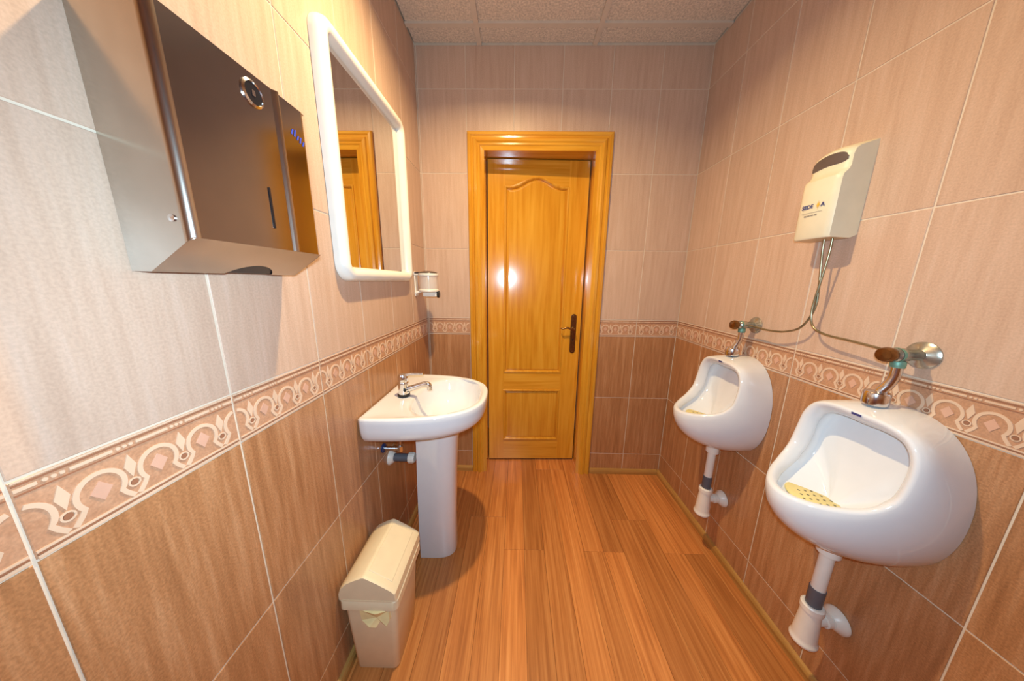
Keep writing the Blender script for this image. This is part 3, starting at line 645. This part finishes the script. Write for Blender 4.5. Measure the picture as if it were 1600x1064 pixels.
    for i in range(-3, 4):
        for j in range(-3, 4):
            dx, dy = i*0.019 + (0.0095 if j % 2 else 0), j*0.0175
            if (dx/0.05)**2 + (dy/0.06)**2 < 0.8:
                c_ = SP(dx, dy, 0.0071); hm.add([c_ + tilt @ Vector((0.0034*math.cos(2*PI*q/8), 0.0034*math.sin(2*PI*q/8), 0.0002)) for q in range(8)], [tuple(range(8))])
    hm.build('drain_holes', 'hole', sc)['kind'] = 'stuff'
urinal(-1.060, 'larger looking white porcelain wall urinal nearest the camera', 'yellow perforated mat lying in the nearer urinal bowl')
urinal(-0.565, 'smaller looking white porcelain wall urinal next to the door wall', 'yellow perforated mat lying in the farther urinal bowl')

def flush(yc, label):
    z = 1.138; f = thing('flush_valve', (W, yc, z), label, 'valve', 'urinal flush valves')
    MB().lathe([(0.033, 0), (0.033, 0.003), (0.026, 0.008), (0.014, 0.011), (0.013, 0.012), (0.0, 0.012)], (W, yc, z), (-1, 0, 0), 32).build('wall_flange', 'chrome_old', f, smooth=True)
    MB().lathe([(0.0135, 0.008), (0.0135, 0.040), (0.0165, 0.044), (0.0165, 0.068), (0.013, 0.072), (0.012, 0.076)], (W, yc, z), (-1, 0, 0), 24).build('valve_body', 'chrome_old', f, smooth=True)
    MB().lathe([(0.0172, 0.060), (0.0180, 0.063), (0.0172, 0.067)], (W, yc, z), (-1, 0, 0), 24, caps=False).build('seal_ring', 'verdigris', f, smooth=True)
    MB().lathe([(0.011, 0.072), (0.018, 0.080), (0.019, 0.090), (0.016, 0.098), (0.0, 0.100)], (W, yc, z), (-1, 0, 0), 24).build('push_knob', 'brass', f, smooth=True)
    MB().lathe([(0.012, 0), (0.013, 0.004), (0.013, 0.014), (0.010, 0.018)], (W-0.054, yc, z-0.032), (0, 0, 1), 20).build('lower_union', 'verdigris', f, smooth=True)
    MB().tube([(W-0.054, yc, z-0.025), (W-0.054, yc, z-0.055), (W-0.058, yc+0.004, z-0.08), (W-0.066, yc+0.010, z-0.105), (W-0.068, yc+0.012, z-0.135)], 0.0105, 16, sub=5).build('flush_pipe', 'chrome', f, smooth=True)
    MB().lathe([(0.0235, 0), (0.0245, 0.004), (0.0245, 0.030), (0.0225, 0.034), (0.010, 0.036)], (W-0.068, yc+0.012, 1.003), (0, 0, 1), 28).build('inlet_collar', 'chrome', f, smooth=True)
flush(-1.060, 'tarnished chrome flush valve above the nearer urinal')
flush(-0.565, 'tarnished chrome flush valve above the farther urinal')

def drain(yc, label):
    xd = W-0.088; d = thing('drain_trap', (xd, yc, 0.21), label, 'drain pipe', 'urinal drain traps')
    MB().lathe([(0.0165, 0), (0.0165, 0.14)], (xd, yc, 0.408), n=24).build('downpipe', 'pvc', d, smooth=True)
    MB().lathe([(0.0185, 0), (0.0185, 0.065)], (xd, yc, 0.352), n=24).build('sleeve', 'pvc_grey', d, smooth=True)
    MB().lathe([(0.0, 0), (0.030, 0.001), (0.0335, 0.006), (0.0335, 0.013), (0.031, 0.016), (0.0295, 0.028), (0.0245, 0.110), (0.0245, 0.124), (0.0275, 0.126), (0.0275, 0.142), (0.024, 0.146), (0.0, 0.146)], (xd, yc, 0.210), n=32).build('trap_cup', 'pvc', d, smooth=True)
    MB().lathe([(0.017, 0.02), (0.017, 0.042), (0.021, 0.043), (0.021, 0.056), (0.0175, 0.058), (0.0175, 0.088)], (xd, yc, 0.295), (1, 0, 0), 24).build('outlet', 'pvc', d, smooth=True)
    MB().lathe([(0.020, 0.062), (0.036, 0.078), (0.037, 0.0865), (0.0, 0.0865)], (xd, yc, 0.295), (1, 0, 0), 28).build('wall_flange', 'pvc', d, smooth=True)
drain(-1.060, 'white plastic bottle trap with grey sleeve under the nearer urinal')
drain(-0.565, 'white plastic bottle trap with grey sleeve under the farther urinal')

# ------------------------------------------------------------------ dosing box on the right wall
qy0, qy1 = -0.852, -0.742
bx = thing('hygiene_dosing_box', (W, (qy0+qy1)/2, 1.445), 'cream plastic dosing box with smoked window on the urinal wall', 'dispenser')
side = [(0.0, 1.452), (0.020, 1.443), (0.080, 1.446), (0.084, 1.452), (0.084, 1.606), (0.082, 1.618), (0.070, 1.630), (0.066, 1.640), (0.066, 1.668), (0.062, 1.682), (0.052, 1.690), (0.0, 1.706)]
hb = MB(); nY = 14; loops = []
for k in range(nY+1):
    t = k/nY; y = qy0 + (qy1-qy0)*t; e = min(t, 1-t)*(qy1-qy0)
    s = 1.0 - 0.06*max(0, 1-e/0.006)**2; bul = 0.007*(1-(2*t-1)**2)
    loops.append([(W - (d*s + (bul if d > 0.05 else 0)), y, z + (0.010*(1-(2*t-1)**2) if z > 1.66 else 0)) for d, z in side])
hb.loft(loops).build('housing', 'cream', bx, smooth=True, angle=35)
wn_ = MB(); lw = []
for k in range(nY+1):
    t = 0.06 + 0.90*k/nY; y = qy0 + (qy1-qy0)*t; b2 = 0.007*(1-(2*t-1)**2); zz = 0.010*(1-(2*t-1)**2); ed = math.sqrt(max(0.10, 1-max(0, 1-k/nY*2.6)**4)) if k < nY/2 else 1 - 0.25*max(0, k/nY*2-1)**8
    lw.append([(W-0.0668-b2, y, 1.660+zz*0.6-0.013*ed), (W-0.0675-b2, y, 1.659+zz*0.8), (W-0.0655-b2, y, 1.659+zz+0.0165*ed)])
wn_.loft(lw, False, False, closed=False).build('smoked_window', 'window', bx, smooth=True, fix=False)
xf = W-0.084-0.0078
face = lambda y, z: Matrix(((0, 0, -1, W-0.0914), (-1, 0, 0, y), (0, 1, 0, z), (0, 0, 0, 1)))
text('printed_lettering', 'SEDE', 0.0158, 'navy', bx, face(-0.7620, 1.538))
text('printed_lettering', 'A', 0.0158, 'navy', bx, face(-0.8190, 1.538))
zs = MB(); star = []
for k in range(16):
    rr = (0.0105 if k % 2 == 0 else 0.0045)*(1.35 if k % 8 == 0 else 1); a = 2*PI*k/16 + PI/2; star.append((W-0.0917, -0.8115+rr*0.62*math.cos(a), 1.5435+rr*math.sin(a)))
zs.add(star + [(W-0.0917, -0.8115, 1.5435)], [(k, (k+1) % 16, 16) for k in range(16)]); zs.build('printed_star', 'yellow_print', bx)
MB().box(W-0.0918, W-0.0914, -0.826, -0.765, 1.5240, 1.5250).build('printed_line', 'grey_print', bx)
for k in range(4): MB().box(W-0.0918, W-0.0914, -0.774-0.0102*k-0.0080, -0.774-0.0102*k, 1.5140, 1.5180).build('printed_line', 'grey_print', bx)
# copper tubes
tx = W-0.045
MB_t = MB().tube([(tx, -0.806, 1.460), (tx+0.005, -0.806, 1.40), (tx+0.012, -0.812, 1.30), (tx+0.015, -0.812, 1.23), (tx+0.012, -0.785, 1.165), (tx+0.008, -0.735, 1.140), (tx, -0.68, 1.135), (tx, -0.62, 1.138), (tx-0.004, -0.580, 1.139)], 0.0032, 10, sub=6)
t1 = MB_t.build('water_tube', 'copper', smooth=True); tag(t1, 'thin tarnished tube curving from the dosing box to the farther valve', 'tube', 'water tubes')
t2 = MB().tube([(tx, -0.830, 1.456), (tx+0.003, -0.828, 1.40), (tx+0.006, -0.818, 1.30), (tx+0.008, -0.811, 1.225), (tx+0.008, -0.824, 1.175), (tx+0.006, -0.865, 1.155), (tx+0.003, -0.94, 1.149), (tx, -1.00, 1.144), (tx-0.004, -1.045, 1.140)], 0.0032, 10, sub=6).build('water_tube', 'copper', smooth=True)
tag(t2, 'thin tarnished tube bending from the dosing box to the nearer valve', 'tube', 'water tubes')
